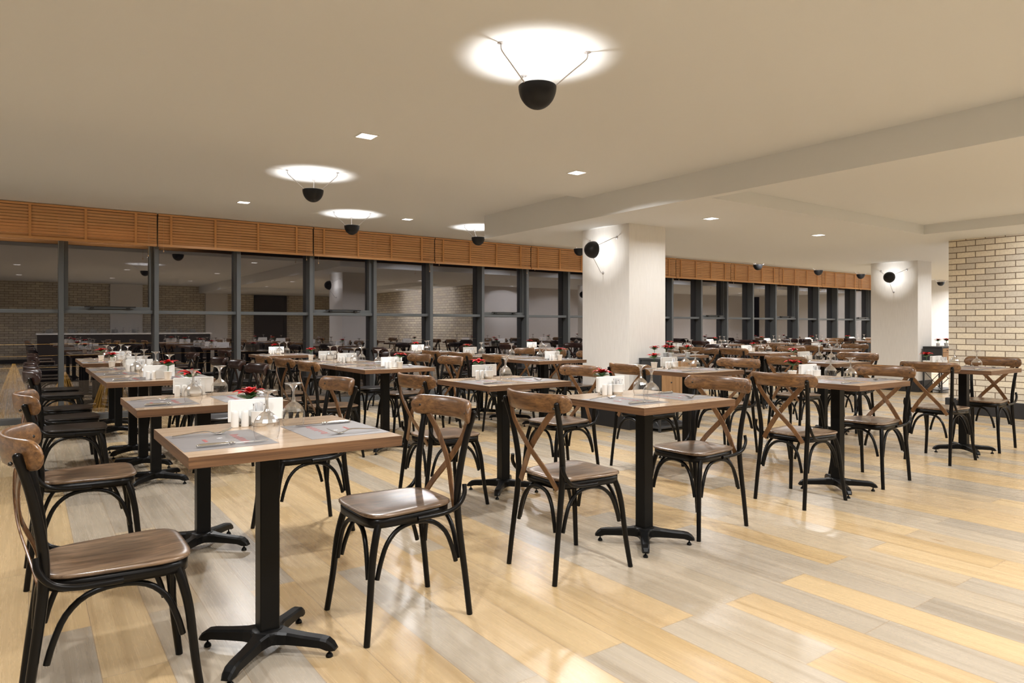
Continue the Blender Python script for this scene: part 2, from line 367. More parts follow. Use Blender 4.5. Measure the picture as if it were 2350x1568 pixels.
# ------------------------------------------------------------------ ceiling lights
def area_light(name, loc, size, power, parent, spread=156):
    l = bpy.data.lights.new(name, 'AREA'); l.shape = 'SQUARE'; l.size = size; l.energy = power; l.color = WARM; l.spread = R(spread)
    o = bpy.data.objects.new(name, l); COL.objects.link(o); o.parent = parent; o.location = loc; return o
def make_downlight():
    root = empty('recessed_downlight'); tag(root, '', 'ceiling light', 'square recessed ceiling lights')
    f = MB(); s, t = .066, .058
    for a, b_ in (((-s, -s), (s, -t)), ((-s, t), (s, s)), ((-s, -t), (-t, t)), ((t, -t), (s, t))): f.box((a[0], a[1], -.006), (b_[0], b_[1], 0))
    f.obj('trim_frame', M['white'], root)
    MB().box((-t, -t, -.004), (t, t, -.0005)).obj('light_panel', M['panel'], root)
    area_light('panel_light', (0, 0, -.008), .11, DOWN_W, root)
    return root
DL = [(1.93, 4.45, ZN, 'square recessed light in the ceiling, nearest one left of the big dome lamp'), (1.98, 7.98, ZF, 'square recessed light above the left windows, leftmost one'),
      (4.04, 8.0, ZF, 'small square recessed light left of the lowered ceiling corner'), (3.88, 4.45, ZN, 'square recessed light beside the lowered ceiling edge'),
      (5.70, 4.45, ZL, 'square recessed light in lowered ceiling just right of the near column'), (7.80, 4.50, ZL, 'square recessed light in lowered ceiling below the long recess')]
for x, y, z in [(-.9, 4.45, ZN), (-1.0, 7.98, ZF), (-.2, 1.0, ZN), (1.9, .9, ZN), (3.9, .9, ZN), (5.9, .6, ZR), (7.8, .6, ZR), (-.2, -2.6, ZN), (1.9, -2.6, ZN), (3.9, -2.6, ZN), (6.0, -2.2, ZR), (8.0, -2.2, ZR)]:  # off-camera lights, added to lift the overall room brightness
    DL.append((x, y, z, 'added square recessed ceiling light outside the picture'))
for x in (6.1, 8.1, 10.1, 12.1, 14.1, 16.1, 18.1, 20.1, 21.6): DL.append((x, 8.0, ZF, 'added square recessed light hidden above the window strip'))  # unseen lights added to brighten the far windows, blinds and end wall
for x, y in ((12.6, 4.4), (10.9, 4.0), (9.1, 2.15), (9.1, .5)): DL.append((x, y, ZL, 'added square recessed light in lowered ceiling around the brick wall'))  # unseen fill lights added to brighten the far column and the bricks
for x, y, z in [(14.5, 5.2, ZL), (17.0, 5.2, ZL), (19.5, 5.2, ZL)]: DL.append((x, y, z, 'added square recessed light in lowered ceiling beyond the far column'))  # added out of view for more brightness past the far column
for x, y, z in [(9.4, 6.95, ZL), (6.6, 6.95, ZL)]: DL.append((x, y, z, 'small square recessed light near the lowered ceiling edge'))
DL = DL[:-2]
dl = make_downlight()
for x, y, z, lb in DL:
    o = place(dl, (x, y, z), 0, lb); e = {5.7: .28, -.2: 1.25, 9.1: 1.05, 12.6: .35, 10.9: .6, 21.6: 2.5}.get(x, 1)
    if e != 1:
        for ch in o.children:
            if ch.type == 'LIGHT':
                ch.data = ch.data.copy(); ch.data.energy = DOWN_W * e
                if x == 9.1: ch.rotation_euler = (0, R(-42), 0); ch.location = (0, 0, -.012)      # turned to wash the brick wall
def make_spider():
    root = empty('dome_lamp'); tag(root, '', 'lamp', 'black dome lamps on three thin arms')
    r, zr = .095, -.145
    prof = [(r * cos(a), zr - .112 * sin(a)) for a in [R(6 * k) for k in range(0, 15)]] + [(.0005, zr - .112)]
    inn = [(max(q - .003, .0004), z + .003) for q, z in prof]
    MB().lathe(prof + inn[::-1], 40).lathe([(r - .003, zr + .003), (r, zr)], 40).obj('dome', M['dome'], root)
    for k in range(3):
        a = R(189 + 120 * k); d = Vector((cos(a), sin(a), 0)); arm = MB()
        arm.tube([d * .25, d * .25 + Vector((0, 0, -.022)), d * .238 + Vector((0, 0, -.04)), d * .18 + Vector((0, 0, -.082)), d * .08 + Vector((0, 0, -.155)), d * .055 + Vector((0, 0, -.172))], .0034, 8, 5)
        ao = arm.obj('arm', M['arm'], root)
        q = MB().lathe([(.0005, -.003), (.016, -.0026), (.019, -.0003)], 20, tuple(d * .25)); q.obj('mount_disc', M['arm'], ao)
    MB().lathe([(.0005, -.215), (.014, -.215), (.014, -.208), (.0005, -.208)], 12).lathe([(.014, -.25), (.014, -.21)], 12).obj('lamp_socket', M['white'], root)
    l = bpy.data.lights.new('dome_bulb', 'POINT'); l.energy = SPIDER_W; l.color = (1, .985, .96); l.shadow_soft_size = .010
    lo = bpy.data.objects.new('dome_bulb', l); COL.objects.link(lo); lo.parent = root; lo.location = (0, 0, -.1895)
    return root
sp = make_spider()
for x, y, z, lb in [(2.06, 2.66, ZN, 'large black dome lamp on three arms nearest the camera'), (2.14, 6.15, ZF, 'second black dome lamp, above the left part of the room'),
                    (3.30, 8.06, ZF, 'third black dome lamp, close to the left windows'), (5.20, 8.09, ZF, 'black dome lamp partly hidden by the lowered ceiling corner'),
                    (7.32, 8.33, ZF, 'black dome lamp cut off by the near column'), (12.2, 8.35, ZF, 'black dome lamp before the blinds, first right of the near column'),
                    (14.55, 8.4, ZF, 'black dome lamp before the blinds, between two other domes'), (16.5, 8.44, ZF, 'black dome lamp before the blinds, beside the far column'),
                    (21.3, 8.6, ZF, 'black dome lamp at the far white wall beside the bricks')]:
    place(sp, (x, y, z), 0, lb)
for x, y, z, rx, lb in [(5.25, 5.575, 1.965, 0, 'black dome wall lamp on the near column'), (12.2, 5.67, 1.955, 0, 'black dome wall lamp on the far column')]:
    o = place(sp, (x, y, z), 0, lb, 'black dome wall lamps on columns')
    for ch in o.children:
        if ch.type == 'LIGHT': ch.data = ch.data.copy(); ch.data.energy = WALL_W
    # local -Z must point to -X, first arm up-left
    o.rotation_euler = (Matrix(((0, 0, 1), (1, 0, 0), (0, 1, 0))) @ Matrix.Rotation(R(81) + rx, 3, 'Z')).to_euler()
# ------------------------------------------------------------------ chairs
def seat_outline(sc=1.0, n=48):
    P = []
    for k in range(n):
        a = 2 * pi * k / n; c_, s_ = cos(a), sin(a); e = .42
        x = (abs(c_) ** e) * (1 if c_ > 0 else -1); y = (abs(s_) ** e) * (1 if s_ > 0 else -1)
        w = .170 + .018 * y
        P.append((x * w * sc, .011 + y * .187 * sc))
    return P
def make_chair(dark=False):
    root = empty('cross_back_chair'); tag(root, '', 'chair', 'cross back chairs around the tables')
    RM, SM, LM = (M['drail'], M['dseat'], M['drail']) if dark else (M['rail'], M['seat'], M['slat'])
    # seat with a shallow saddle
    O = seat_outline(); n = len(O); s = MB(); V = []; F = []
    for ri, q in enumerate((0, .25, .5, .68, .8, .9, .97, 1.0)):
        dep = .0065 * max(0, 1 - (q / .82) ** 3) if q < .82 else 0
        rnd = 0 if q < .95 else (.0015 if q < .99 else .004)
        for x, y in O: V.append((x * q, .008 + (y - .008) * q, .446 - dep - rnd))
    for x, y in O: V.append((x, y, .435))
    for x, y in O: V.append((x * .96, .008 + (y - .008) * .96, .430))
    rings = 10
    for ri in range(rings - 1):
        for k in range(n): j = (k + 1) % n; F.append((ri * n + k, ri * n + j, ri * n + n + j, ri * n + n + k))
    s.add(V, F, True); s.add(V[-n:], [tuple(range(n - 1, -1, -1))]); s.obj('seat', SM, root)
    fr = MB(); A = seat_outline(.965); B = seat_outline(.86); V = [(x, y, z) for z in (.431, .396) for x, y in A] + [(x, y, z) for z in (.396, .431) for x, y in B]
    fr.add(V, [(a * n + k, a * n + (k + 1) % n, ((a + 1) % 4) * n + (k + 1) % n, ((a + 1) % 4) * n + k) for a in range(4) for k in range(n)], True)
    fr.obj('seat_frame', M['black'], root)
    for sx in (-1, 1):
        MB().tube([(sx * .150, .150, .41), (sx * .160, .166, .36), (sx * .168, .182, .28), (sx * .178, .196, .14), (sx * .192, .214, .0)], [.0135, .0135, .013, .012, .0115], 12, 5).obj('leg', M['black'], root)
        p = MB().tube([(sx * .170, -.222, 0), (sx * .166, -.205, .15), (sx * .160, -.182, .33), (sx * .160, -.172, .44), (sx * .166, -.176, .54), (sx * .178, -.200, .68), (sx * .190, -.228, .781)], [.0115, .012, .0135, .014, .0135, .0125, .012], 12, 5)
        p.ball((sx * .190, -.228, .782), .012, 12, .9); p.obj('leg', M['black'], root)
        MB().tube([(sx * .183, -.190, .512), (sx * .192, -.184, .475), (sx * .194, -.155, .437), (sx * .190, -.105, .418), (sx * .186, -.04, .413), (sx * .185, .01, .412)], .0088, 10, 5).obj('seat_bracket', M['black'], root)
        MB().ball((sx * .190, -.243, .766), .0055, 8).obj('screw', M['screw'], root)
        MB().ball((sx * .184, -.194, .782), .0065, 10, .9).obj('screw', M['screw'], root)
    # bent arches below the seat, one per side
    L = {(-1, -1): (-.158, -.190), (1, -1): (.158, -.190), (1, 1): (.168, .188), (-1, 1): (-.168, .188)}
    for a, b_ in (((-1, -1), (1, -1)), ((1, -1), (1, 1)), ((1, 1), (-1, 1)), ((-1, 1), (-1, -1))):
        P = Vector(L[a]); Q = Vector(L[b_]); d = (Q - P).normalized(); P = P + d * .024; Q = Q - d * .024
        cen = Vector((0, 0)); inw = -((P + Q) / 2).normalized() * .012
        pts = []
        for t, z in ((0, .215), (.045, .27), (.13, .335), (.28, .378), (.5, .392), (.72, .378), (.87, .335), (.955, .27), (1, .215)):
            q = P.lerp(Q, t) + inw * min(1, 4 * t, 4 * (1 - t)); pts.append((q.x, q.y, z))
        MB().tube(pts, .0088, 10, 3).obj('bent_brace', M['black'], root)
    # curved back rail
    V = []; F = []; NX = 40; H = .0400; HW = .231
    sec = [(-1, -.35), (-.86, -.85), (-.3, -1), (.3, -1), (.86, -.85), (1, -.35), (1, .3), (.8, .9), (.3, 1.15), (-.3, 1.15), (-.8, .9), (-1, .3)]
    for i in range(NX + 1):
        x = HW * sin(pi / 2 * (-1 + 2 * i / NX))
        ax = abs(x); e = max(0, (ax - (HW - .042)) / .0421); q = max(0.0, 1 - e ** 2.2) ** .5; h = H * q + .0012; th = .0115 * max(.3, q)
        y = -.170 - .090 * (1 - (x / .238) ** 2); sl = 2 * .090 * x / .238 ** 2; nn = math.hypot(1, sl); nx, ny = -sl / nn, 1 / nn
        for a, b_ in sec: V.append((x + nx * b_ * th, y + ny * b_ * th + (a * h) * -.12, .784 + a * h))
    m_ = len(sec)
    for i in range(NX):
        for k in range(m_): j = (k + 1) % m_; F.append((i * m_ + k, i * m_ + m_ + k, i * m_ + m_ + j, i * m_ + j))
    r = MB().add(V, F, True); r.add(V[:m_], [tuple(range(m_))]); r.add(V[-m_:], [tuple(range(m_ - 1, -1, -1))]); r.obj('back_rail', RM, root)
    for sx in (-1, 1):
        o = sx * .0045
        MB().tube([(sx * .168, -.214 , .765), (sx * .10, -.232 + o, .685), (sx * 0, -.226 + o, .575), (-sx * .085, -.196 + o, .475), (-sx * .135, -.178, .398)], .01, 8, 5, flat=(.030, .007, (0, 1, .15))).obj('cross_slat', LM, root)
    return root
CH = make_chair(); CD = make_chair(True)
# ------------------------------------------------------------------ tables
TS, TD = .33, .322
def make_table():
    root = empty('dining_table'); tag(root, '', 'table', 'square wooden dining tables')
    top = MB().box((-TS, -TD, .7495), (TS, TD, .7500)).obj('table_top', M['top'], root)
    top.data.clear_geometry()
    mb = MB(); mb.box((-TS, -TD, .716), (TS, TD, .750), .0008); me = mb.mesh('table_top', M['top'])
    me.materials.append(M['edge']); me.materials.append(M['edgey'])
    for p in me.polygons:
        if abs(p.normal.z) < .6: p.material_index = 1 if abs(p.normal.y) > abs(p.normal.x) else 2
    top.data = me
    MB().box((-.0325, -.0325, .06), (.0325, .0325, .716), .003).obj('column', M['iron'], root)
    MB().box((-.17, -.03, .708), (.17, .03, .716)).box((-.03, -.17, .708), (.03, .17, .716)).obj('support_plate', M['iron'], root)
    b = MB(); b.lathe([(.0005, .085), (.05, .083), (.058, .07), (.05, .04), (.0005, .04)], 16)
    for k in range(4):
        a = R(45 + 90 * k); d = Vector((cos(a), sin(a), 0)); s = Vector((-d.y, d.x, 0)); V = []; F = []
        st = [(.02, .038, .082, .044), (.05, .038, .080, .030), (.08, .037, .076, .022), (.14, .036, .070, .0205), (.20, .034, .066, .020), (.222, .027, .062, .0195), (.240, .026, .050, .0175), (.252, .027, .035, .014)]
        for rr, z0, z1, w in st:
            for q, z in ((-w, z0), (-w, z1 - .007), (-w + .006, z1), (w - .006, z1), (w, z1 - .007), (w, z0)): V.append(d * rr + s * q + Vector((0, 0, z)))
        for i in range(len(st) - 1):
            for j in range(6): F.append((i * 6 + j, i * 6 + (j + 1) % 6, i * 6 + 6 + (j + 1) % 6, i * 6 + 6 + j))
        F += [tuple(range(6)), tuple(range(len(V) - 1, len(V) - 7, -1))]
        b.add(V, [f[::-1] for f in F])
    bo = b.obj('base', M['iron'], root)
    for k in range(4):
        a = R(45 + 90 * k); x, y = .226 * cos(a), .226 * sin(a)
        MB().lathe([(.0005, .0), (.0125, .0), (.012, .006), (.007, .013), (.0035, .015), (.0035, .028), (.0005, .028)], 12, (x, y, 0)).obj('levelling_foot', M['iron'], bo)
    return root
TB = make_table()
def make_glass():
    root = empty('stemmed_glass'); tag(root, '', 'glass', 'upturned stemmed glasses on the tables')
    bw = MB().lathe([(.0345, .0005), (.0338, .0008), (.0385, .012), (.0408, .028), (.0412, .044), (.0395, .056)], 30)
    bw.obj('bowl', M['glass'], root)
    MB().lathe([(.0395, .056), (.0345, .067), (.0265, .077), (.0175, .085), (.0100, .090), (.0066, .098), (.0048, .112), (.005, .128), (.0078, .140), (.014, .149), (.025, .1545)], 15, smooth=False).lathe([(.024, .1545), (.0330, .157), (.0334, .1588), (.032, .160), (.0005, .1595)], 24).lathe([(.0005, .088), (.009, .0895)], 12).obj('shoulder_stem_and_foot', M['cut'], root)
    return root
GL = make_glass()
def make_placemat():
    root = empty('placemat'); tag(root, '', 'placemat', 'grey printed paper placemats')
    MB().box((-.137, -.172, 0), (.137, .172, .0008)).obj('paper', M['matg'], root)
    t = MB(); rnd = random.Random(3); z = .0012
    # a line of slanted red script strokes across the sheet, and a short second line
    for x0, y0, n, h in ((.060, -.115, 8, .027), (-.045, -.03, 5, .012)):
        for k in range(n):
            y = y0 + k * h * .95
            t.tube([(x0 - h * .5, y, z), (x0 + h * rnd.uniform(.1, .6), y + h * .35, z), (x0 + h * .1, y + h * .6, z), (x0 - h * .5, y + h * .75, z)], .001, 4, 3, flat=(.0026, .0006, (0, 0, 1)))
    t.obj('red_lettering', M['red'], root)
    w = MB(); P = [((.010 if k % 2 else .004) * cos(pi * k / 6) + .005, (.010 if k % 2 else .004) * sin(pi * k / 6) + .03) for k in range(12)]
    w.prism(P, .0008, .0013); w.obj('white_emblem', M['wprint'], root)
    return root
PM = make_placemat()
def make_fork():
    root = empty('table_fork'); tag(root, '', 'fork', 'steel forks on the placemats')
    z = .003
    MB().tube([(-.098, 0, .005), (-.06, 0, .008), (-.02, 0, .0125), (.01, 0, .013), (.03, 0, .0065)], [.0045, .0042, .0032, .0024, .0028], 8, 4, flat=(.0085, .003, (0, 0, 1))).obj('handle', M['steel'], root)
    f = MB(); V = []; F = []
    st = [(.026, .0035, .007), (.036, .0075, .0028), (.046, .0115, .0022), (.056, .0125, .0045)]
    for x, w, zz in st: V += [(x, -w, zz), (x, w, zz), (x, w, zz + .002), (x, -w, zz + .002)]
    for i in range(3): F += [(i * 4 + a, i * 4 + (a + 1) % 4, i * 4 + 4 + (a + 1) % 4, i * 4 + 4 + a) for a in range(4)]
    f.add(V, F, True)
    for k in range(4):
        y = -.0105 + .007 * k; f.tube([(.053, y, .0055), (.07, y * .97, .0115), (.088, y * .95, .0205)], [.0018, .0016, .0009], 6, 3)
    f.obj('tines', M['steel'], root)
    return root
def make_knife():
    root = empty('table_knife'); tag(root, '', 'knife', 'steel knives on the placemats')
    h = MB().tube([(-.10, 0, .0055), (-.095, 0, .0055), (-.05, 0, .0058), (-.012, 0, .0058)], [.0048, .0058, .0056, .0045], 10, 3); h.ball((-.100, 0, .0055), .0048, 10); h.obj('handle', M['steel'], root)
    MB().ball((-.004, 0, .0062), .0062, 10).ball((.004, 0, .006), .005, 10).obj('ferrule', M['steel'], root)
    P = [(.004, -.003), (.03, -.0075), (.08, -.0085), (.10, -.004), (.108, .003), (.10, .005), (.004, .004)]
    MB().prism(P, .0042, .0058).obj('blade', M['steel'], root)
    return root
FK, KN = make_fork(), make_knife()
def make_holder():
    root = empty('napkin_holder'); tag(root, '', 'napkin holder', 'white napkin holders full of napkins')
    h = MB().box((-.062, -.022, 0), (.062, .022, .008), .003)
    for s in (-1, 1):
        P = [(-.055, .004)] + [(-.055 * cos(pi * k / 12), .030 + .030 * sin(pi * k / 12)) for k in range(13)] + [(.055, .004)]
        y0, y1 = (s * .016, s * .021)
        V = [(x, y0, z) for x, z in P] + [(x, y1, z) for x, z in P]; n = len(P)
        h.add(V, [tuple(range(n)), tuple(range(2 * n - 1, n - 1, -1))] + [(i, (i + 1) % n, n + (i + 1) % n, n + i) for i in range(n)])
    h.obj('ceramic_stand', M['white'], root)
    s = MB()
    for k in range(7):
        y = -.0125 + k * .0037; r = random.Random(k).uniform(-.003, .003)
        s.box((-.096 + r, y, .0125 + abs(r)), (.096 + r, y + .003, .093 + r), .0012)
    s.obj('napkins', M['napkin'], root)
    return root
HO = make_holder()
def make_shaker():
    root = MB().lathe([(.0005, .0), (.0128, .0), (.0135, .003), (.0132, .05), (.0125, .058), (.0095, .0605), (.0005, .061)], 20).obj('salt_shaker', M['white'])
    tag(root, '', 'shaker', 'white salt and pepper shakers'); return root
SH = make_shaker()
def make_cup():
    root = empty('sugar_cup'); tag(root, '', 'cup', 'white cups of sugar sachets')
    MB().lathe([(.0005, .0), (.020, .0), (.024, .004), (.0285, .014), (.0315, .0155), (.0308, .018), (.0308, .054), (.0318, .057), (.0300, .0585), (.0285, .056), (.0285, .02), (.0005, .016)], 28).obj('cup', M['white'], root)
    rnd = random.Random(5); s = MB(); i = MB()
    for k in range(11):
        a = 2 * pi * k / 11; r = .020 if k % 2 else .010; x, y = r * cos(a), r * sin(a); w = .0058
        lx, ly = x * .18, y * .18; z1 = .085 + rnd.uniform(-.004, .004)
        q = Vector((-sin(a), cos(a), 0)) * w
        V = [Vector((x, y, .02)) - q, Vector((x, y, .02)) + q, Vector((x + lx, y + ly, z1)) + q, Vector((x + lx, y + ly, z1)) - q]
        nrm = Vector((cos(a), sin(a), 0)) * .0016
        s.add([v + nrm for v in V] + [v - nrm for v in V], [(0, 1, 2, 3), (7, 6, 5, 4), (0, 4, 5, 1), (1, 5, 6, 2), (2, 6, 7, 3), (3, 7, 4, 0)])
        if k % 2: i.ball((x + lx * .9 + cos(a) * .001, y + ly * .9 + sin(a) * .001, z1 - .006), .0024, 6)
    so = s.obj('sachets', M['sachet'], root); i.obj('sachet_print', M['ink'], so)
    return root
CU = make_cup()
def leaf_mesh(mb, base, ang, length, width, rise, droop, notch=0):
    d = Vector((cos(ang), sin(ang), 0)); s = Vector((-d.y, d.x, 0)); V = []; n = 7
    for k in range(n + 1):
        t = k / n; w = width * math.sin(pi * min(1, t * .96 + .04)) ** .8 * (1 - .35 * t); p = base + d * length * t + Vector((0, 0, rise * math.sin(t * pi * .6) - droop * t * t))
        V += [p - s * w + Vector((0, 0, .10 * w)), p - Vector((0, 0, .25 * w)), p + s * w + Vector((0, 0, .10 * w))]
    F = []
    for k in range(n):
        a = k * 3; F += [(a, a + 1, a + 4, a + 3), (a + 1, a + 2, a + 5, a + 4)]
    mb.add(V, F, True)
def make_plant(seed):
    rnd = random.Random(seed); root = empty('potted_poinsettia'); tag(root, '', 'plant', 'red poinsettias in white pots')
    p = MB().lathe([(.0005, 0), (.0205, 0), (.022, .002), (.0275, .050), (.0295, .052), (.0295, .057), (.0275, .057), (.0265, .05), (.0005, .048)], 24).obj('pot', M['white'], root)
    MB().lathe([(.0005, .0495), (.0262, .0492)], 16).obj('soil', M['soil'], p)
    st = MB(); st.tube([(0, 0, .048), (.002, 0, .075), (.003, .002, .113)], .0026, 6, 3)
    g = MB(); r = MB()
    for k in range(7): leaf_mesh(g, Vector((.002, .001, .089 + .005 * (k % 3))), 2 * pi * k / 7 + rnd.uniform(-.3, .3), rnd.uniform(.042, .060), .021, rnd.uniform(.012, .024), rnd.uniform(.0, .012))
    for k in range(7): leaf_mesh(r, Vector((.003, .002, .108)), 2 * pi * k / 7 + rnd.uniform(-.25, .25), rnd.uniform(.050, .070), .019, rnd.uniform(.014, .034), rnd.uniform(.008, .022))
    for k in range(5): leaf_mesh(r, Vector((.003, .002, .114)), 2 * pi * k / 5 + .5 + rnd.uniform(-.25, .25), rnd.uniform(.028, .040), .012, rnd.uniform(.014, .024), .002)
    st.obj('stem', M['leaf'], root); g.obj('leaves', M['leaf'], root); r.obj('red_bracts', M['bract'], root)
    b = MB()
    for k in range(5): b.ball((.003 + .004 * cos(k * 1.3), .002 + .004 * sin(k * 1.3), .120), .0022, 6)
    b.obj('flower_buds', M['bud'], root)
    return root
PL = [make_plant(s) for s in (1, 2, 3)]
ZT_ = .7502
def rot(x, y, a): return x * cos(a) - y * sin(a), x * sin(a) + y * cos(a)
pln = 0
def setting(cx, cy, desc, plant='B', rz=0.0, cond=True, full=True, seed=0, flip=False):
    """everything that stands on one table: two covers, condiments, plant"""
    global pln
    rnd = random.Random(seed)
    def at(x, y, z=ZT_):
        a, b_ = rot(x, y, rz); return (cx + a, cy + b_, z)
    for s, side in ((-1, 'left'), (1, 'right')):
        w = rz + (0 if s < 0 else pi); jx = rnd.uniform(-.006, .006)
        place(PM, at(s * .191 + jx * .3, -.058), w + rnd.uniform(-.01, .01) , 'grey paper placemat at %s of %s' % (side, desc))
        place(FK, at(s * .215, -.058 - s * .115, ZT_ + .001), w + rnd.uniform(-.04, .04), 'steel fork at %s of %s' % (side, desc))
        place(KN, at(s * .190 + .01, -.058 + s * .125, ZT_ + .001), w + rnd.uniform(-.03, .03), 'steel knife at %s of %s' % (side, desc))
        gx, gy = (-.065, -.125) if s < 0 else (.098, .104)
        if plant == 'F' and s < 0: gx, gy = -.06, .01
        place(GL, at(gx + jx, gy + rnd.uniform(-.006, .006)), rnd.uniform(0, 6), 'upturned glass at %s of %s' % (side, desc))
    if not cond: return
    hx, hy = {'L': (.045, .245), 'R': (-.045, .245), 'F': (0, -.13)}.get(plant, (0, .238))
    s1, s2, cu, pp_ = (hx - .085, .192), (hx - .050, .190), (hx, .180), {'L': (-.135, .25), 'R': (.135, .25), 'B': (-.005, .296)}.get(plant)
    if plant == 'F': s1, s2, cu, pp_ = (-.075, -.19), (-.040, -.195), (.055, -.072), (.045, -.208)
    place(HO, at(hx, hy), rz + rnd.uniform(-.02, .02), 'white napkin holder on %s' % desc)
    place(SH, at(*s1), 0, 'white shaker at outer side of cup on %s' % desc)
    place(SH, at(*s2), 0, 'white shaker right beside the cup on %s' % desc)
    place(CU, at(*cu), rnd.uniform(0, 6), 'white cup of sachets on %s' % desc)
    if pp_: place(PL[pln % 3], at(*pp_), rnd.uniform(0, 6), 'red poinsettia in white pot on %s' % desc); pln += 1
# (centre x, y, description, plant side, rotation, left chair, right chair)   chair codes: w wood, d dark, '-' none
TABLES = [
 (.695, 2.390, 'nearest table at lower left', 'B', 0, 'w', 'w'),
 (2.575, 2.440, 'front row table second from left', 'B', 0, 'w', 'w'),
 (4.490, 2.455, 'front row table third from left', 'L', 0, 'w', 'w'),
 (6.700, 2.520, 'front row table beside the brick wall', 'L', 0, 'w', 'w'),
 (.715, 3.680, 'second row table at far left', 'B', 0, 'w', 'w'),
 (2.620, 3.760, 'second row table behind the front row', 'B', 0, 'w', 'w'),
 (4.520, 3.770, 'second row table before the near console', 'L', 0, 'w', 'w'),
 (6.690, 3.810, 'second row table left of the brick wall', 'L', 0, 'w', 'w'),
 (.740, 5.400, 'nearest of three joined tables at left', 'F', 0, 'd', 'd'),
 (.740, 6.060, 'middle of three joined tables at left', 'N', 0, 'd', 'd'),
 (.740, 6.720, 'farthest of three joined tables at left', 'L', 0, 'd', 'd'),
 (.760, 8.080, 'nearer table of the left window pair', 'L', 0, 'd', 'd'),
 (.760, 8.740, 'farther table of the left window pair', 'N', 0, 'd', '-'),
 (2.610, 5.610, 'nearest of three joined centre tables', 'F', 0, 'w', 'w'),
 (2.610, 6.270, 'middle of three joined centre tables', 'N', 0, 'w', 'w'),
 (2.610, 6.930, 'farthest of three joined centre tables', 'L', 0, 'w', 'd'),
 (2.650, 8.790, 'window table behind the joined centre tables', 'B', 0, 'd', 'd'),
 (4.640, 5.860, 'nearest joined table left of near column', 'F', 0, 'w', 'w'),
 (4.640, 6.520, 'second joined table left of near column', 'N', 0, 'w', 'w'),
 (4.640, 7.180, 'farthest joined table left of near column', 'B', 0, 'w', 'w'),
 (4.610, 8.560, 'window table straight behind the centre', 'B', 0, 'd', 'd'),
 (6.900, 8.830, 'window table just left of near column', 'B', 0, 'd', 'd'),
 (6.680, 5.830, 'lone table just right of near column', 'R', 0, 'w', 'w'),
 (8.300, 5.600, 'nearest joined table between the columns', 'R', 0, 'w', 'w'),
 (8.300, 6.260, 'middle joined table between the columns', 'N', 0, 'w', 'w'),
 (8.300, 6.920, 'farthest joined table between the columns', 'L', 0, 'd', 'd'),
 (10.42, 5.800, 'nearer table left of the far column', 'R', 0, 'w', 'w'),
 (10.42, 6.460, 'farther table left of the far column', 'N', 0, 'w', 'd'),
 (9.350, 8.700, 'first window table right of near column', 'L', 0, 'd', 'd'),
 (11.46, 8.700, 'second window table right of near column', 'R', 0, 'd', 'd'),
 (13.20, 8.600, 'third window table right of near column', 'L', 0, 'd', 'd'),
 (14.90, 8.600, 'fourth window table right of near column', 'R', 0, 'd', 'w'),
 (16.60, 8.500, 'last window table left of far column', 'L', 0, 'd', 'w'),
]
CHX = {0: (.205, 1.172), 1: (2.062, 3.045), 2: (4.050, 4.965), 3: (6.205, 7.14), 4: (.215, 1.222)}
TBN = []
for ti, (x, y, desc, plant, rz, lc, rc) in enumerate(TABLES):
    TBN.append(place(TB, (x, y, 0), rz, 'square oak table, ' + desc).name)
    setting(x, y, desc, plant, rz, seed=ti, cond=plant != 'N' or ti in (9, 14), flip=False)
    rnd = random.Random(ti + 50)
    xs = CHX.get(ti, (x - .50, x + .505))
    for s, code, cx in ((-1, lc, xs[0]), (1, rc, xs[1])):
        if code == '-': continue
        side = 'left' if s < 0 else 'right'
        dy = {0: .0, 1: .02, 4: .0}.get(ti, 0) if ti < 8 else rnd.uniform(-.03, .03)
        lab = ('wooden cross back chair' if code == 'w' else 'dark cross back chair') + ' at %s of %s' % (side, desc)
        if ti == 5: cx, dy = (2.130, -.03) if s < 0 else (3.125, 0)
        cyy = y + dy + (.015 if ti in (2,) else 0)
        if ti == 0: cyy = 2.345 if s < 0 else 2.400
        if ti == 1: cyy = 2.425 if s < 0 else 2.480
        place(CH if code == 'w' else CD, (cx, cyy, 0), (-pi / 2 if s < 0 else pi / 2) + (rnd.uniform(-.05, .05) if ti > 7 else 0), lab)
for ti, off in ((0, (-.026, -.010, 0)), (1, (.012, 0, 0))):          # these two tops sit slightly off their pedestals
    for ch in COL.objects[TBN[ti]].children:
        if ch.name.split('.')[0] != 'table_top': ch.location = off
# ------------------------------------------------------------------ consoles beside the columns
def make_console(label):
    root = empty('serving_console'); tag(root, label, 'sideboard', 'charcoal serving consoles beside columns')
    w, d, h = .62, .30, .772
    MB().box((0, 0, h - .022), (w, d, h), .002).obj('console_top', M['console'], root)
    b = MB().box((.01, .008, .36), (w - .01, d - .005, h - .024)); b.obj('cabinet_body', M['console'], root)
    for k in range(2):
        x0 = .03 + k * (w - .06) / 2
        dr = MB().box((x0 + .003, -.004, .385), (x0 + (w - .06) / 2 - .003, .008, h - .10), .002).obj('drawer', M['drawer'], root)
        MB().ball((x0 + (w - .06) / 4, -.012, .52), .008, 10).obj('knob', M['handle'], dr)
        dr = MB().box((x0 + .003, -.004, h - .095), (x0 + (w - .06) / 2 - .003, .008, h - .03), .002).obj('drawer', M['drawer'], root)
        MB().ball((x0 + (w - .06) / 4, -.012, h - .062), .008, 10).obj('knob', M['handle'], dr)
    for x in (.012, w - .012):
        for y in (.012, d - .012): MB().box((x - .011, y - .011, .0), (x + .011, y + .011, h - .022)).obj('leg', M['console'], root)
    MB().box((0, 0, .035), (w, d, .055), .002).obj('bottom_shelf', M['console'], root)
    for x in (.006, w - .006): MB().tube([(x, .015, .06), (x, d - .015, .36)], .006, 6, 1).tube([(x, d - .015, .06), (x, .015, .36)], .006, 6, 1).obj('cross_brace', M['console'], root)
    return root
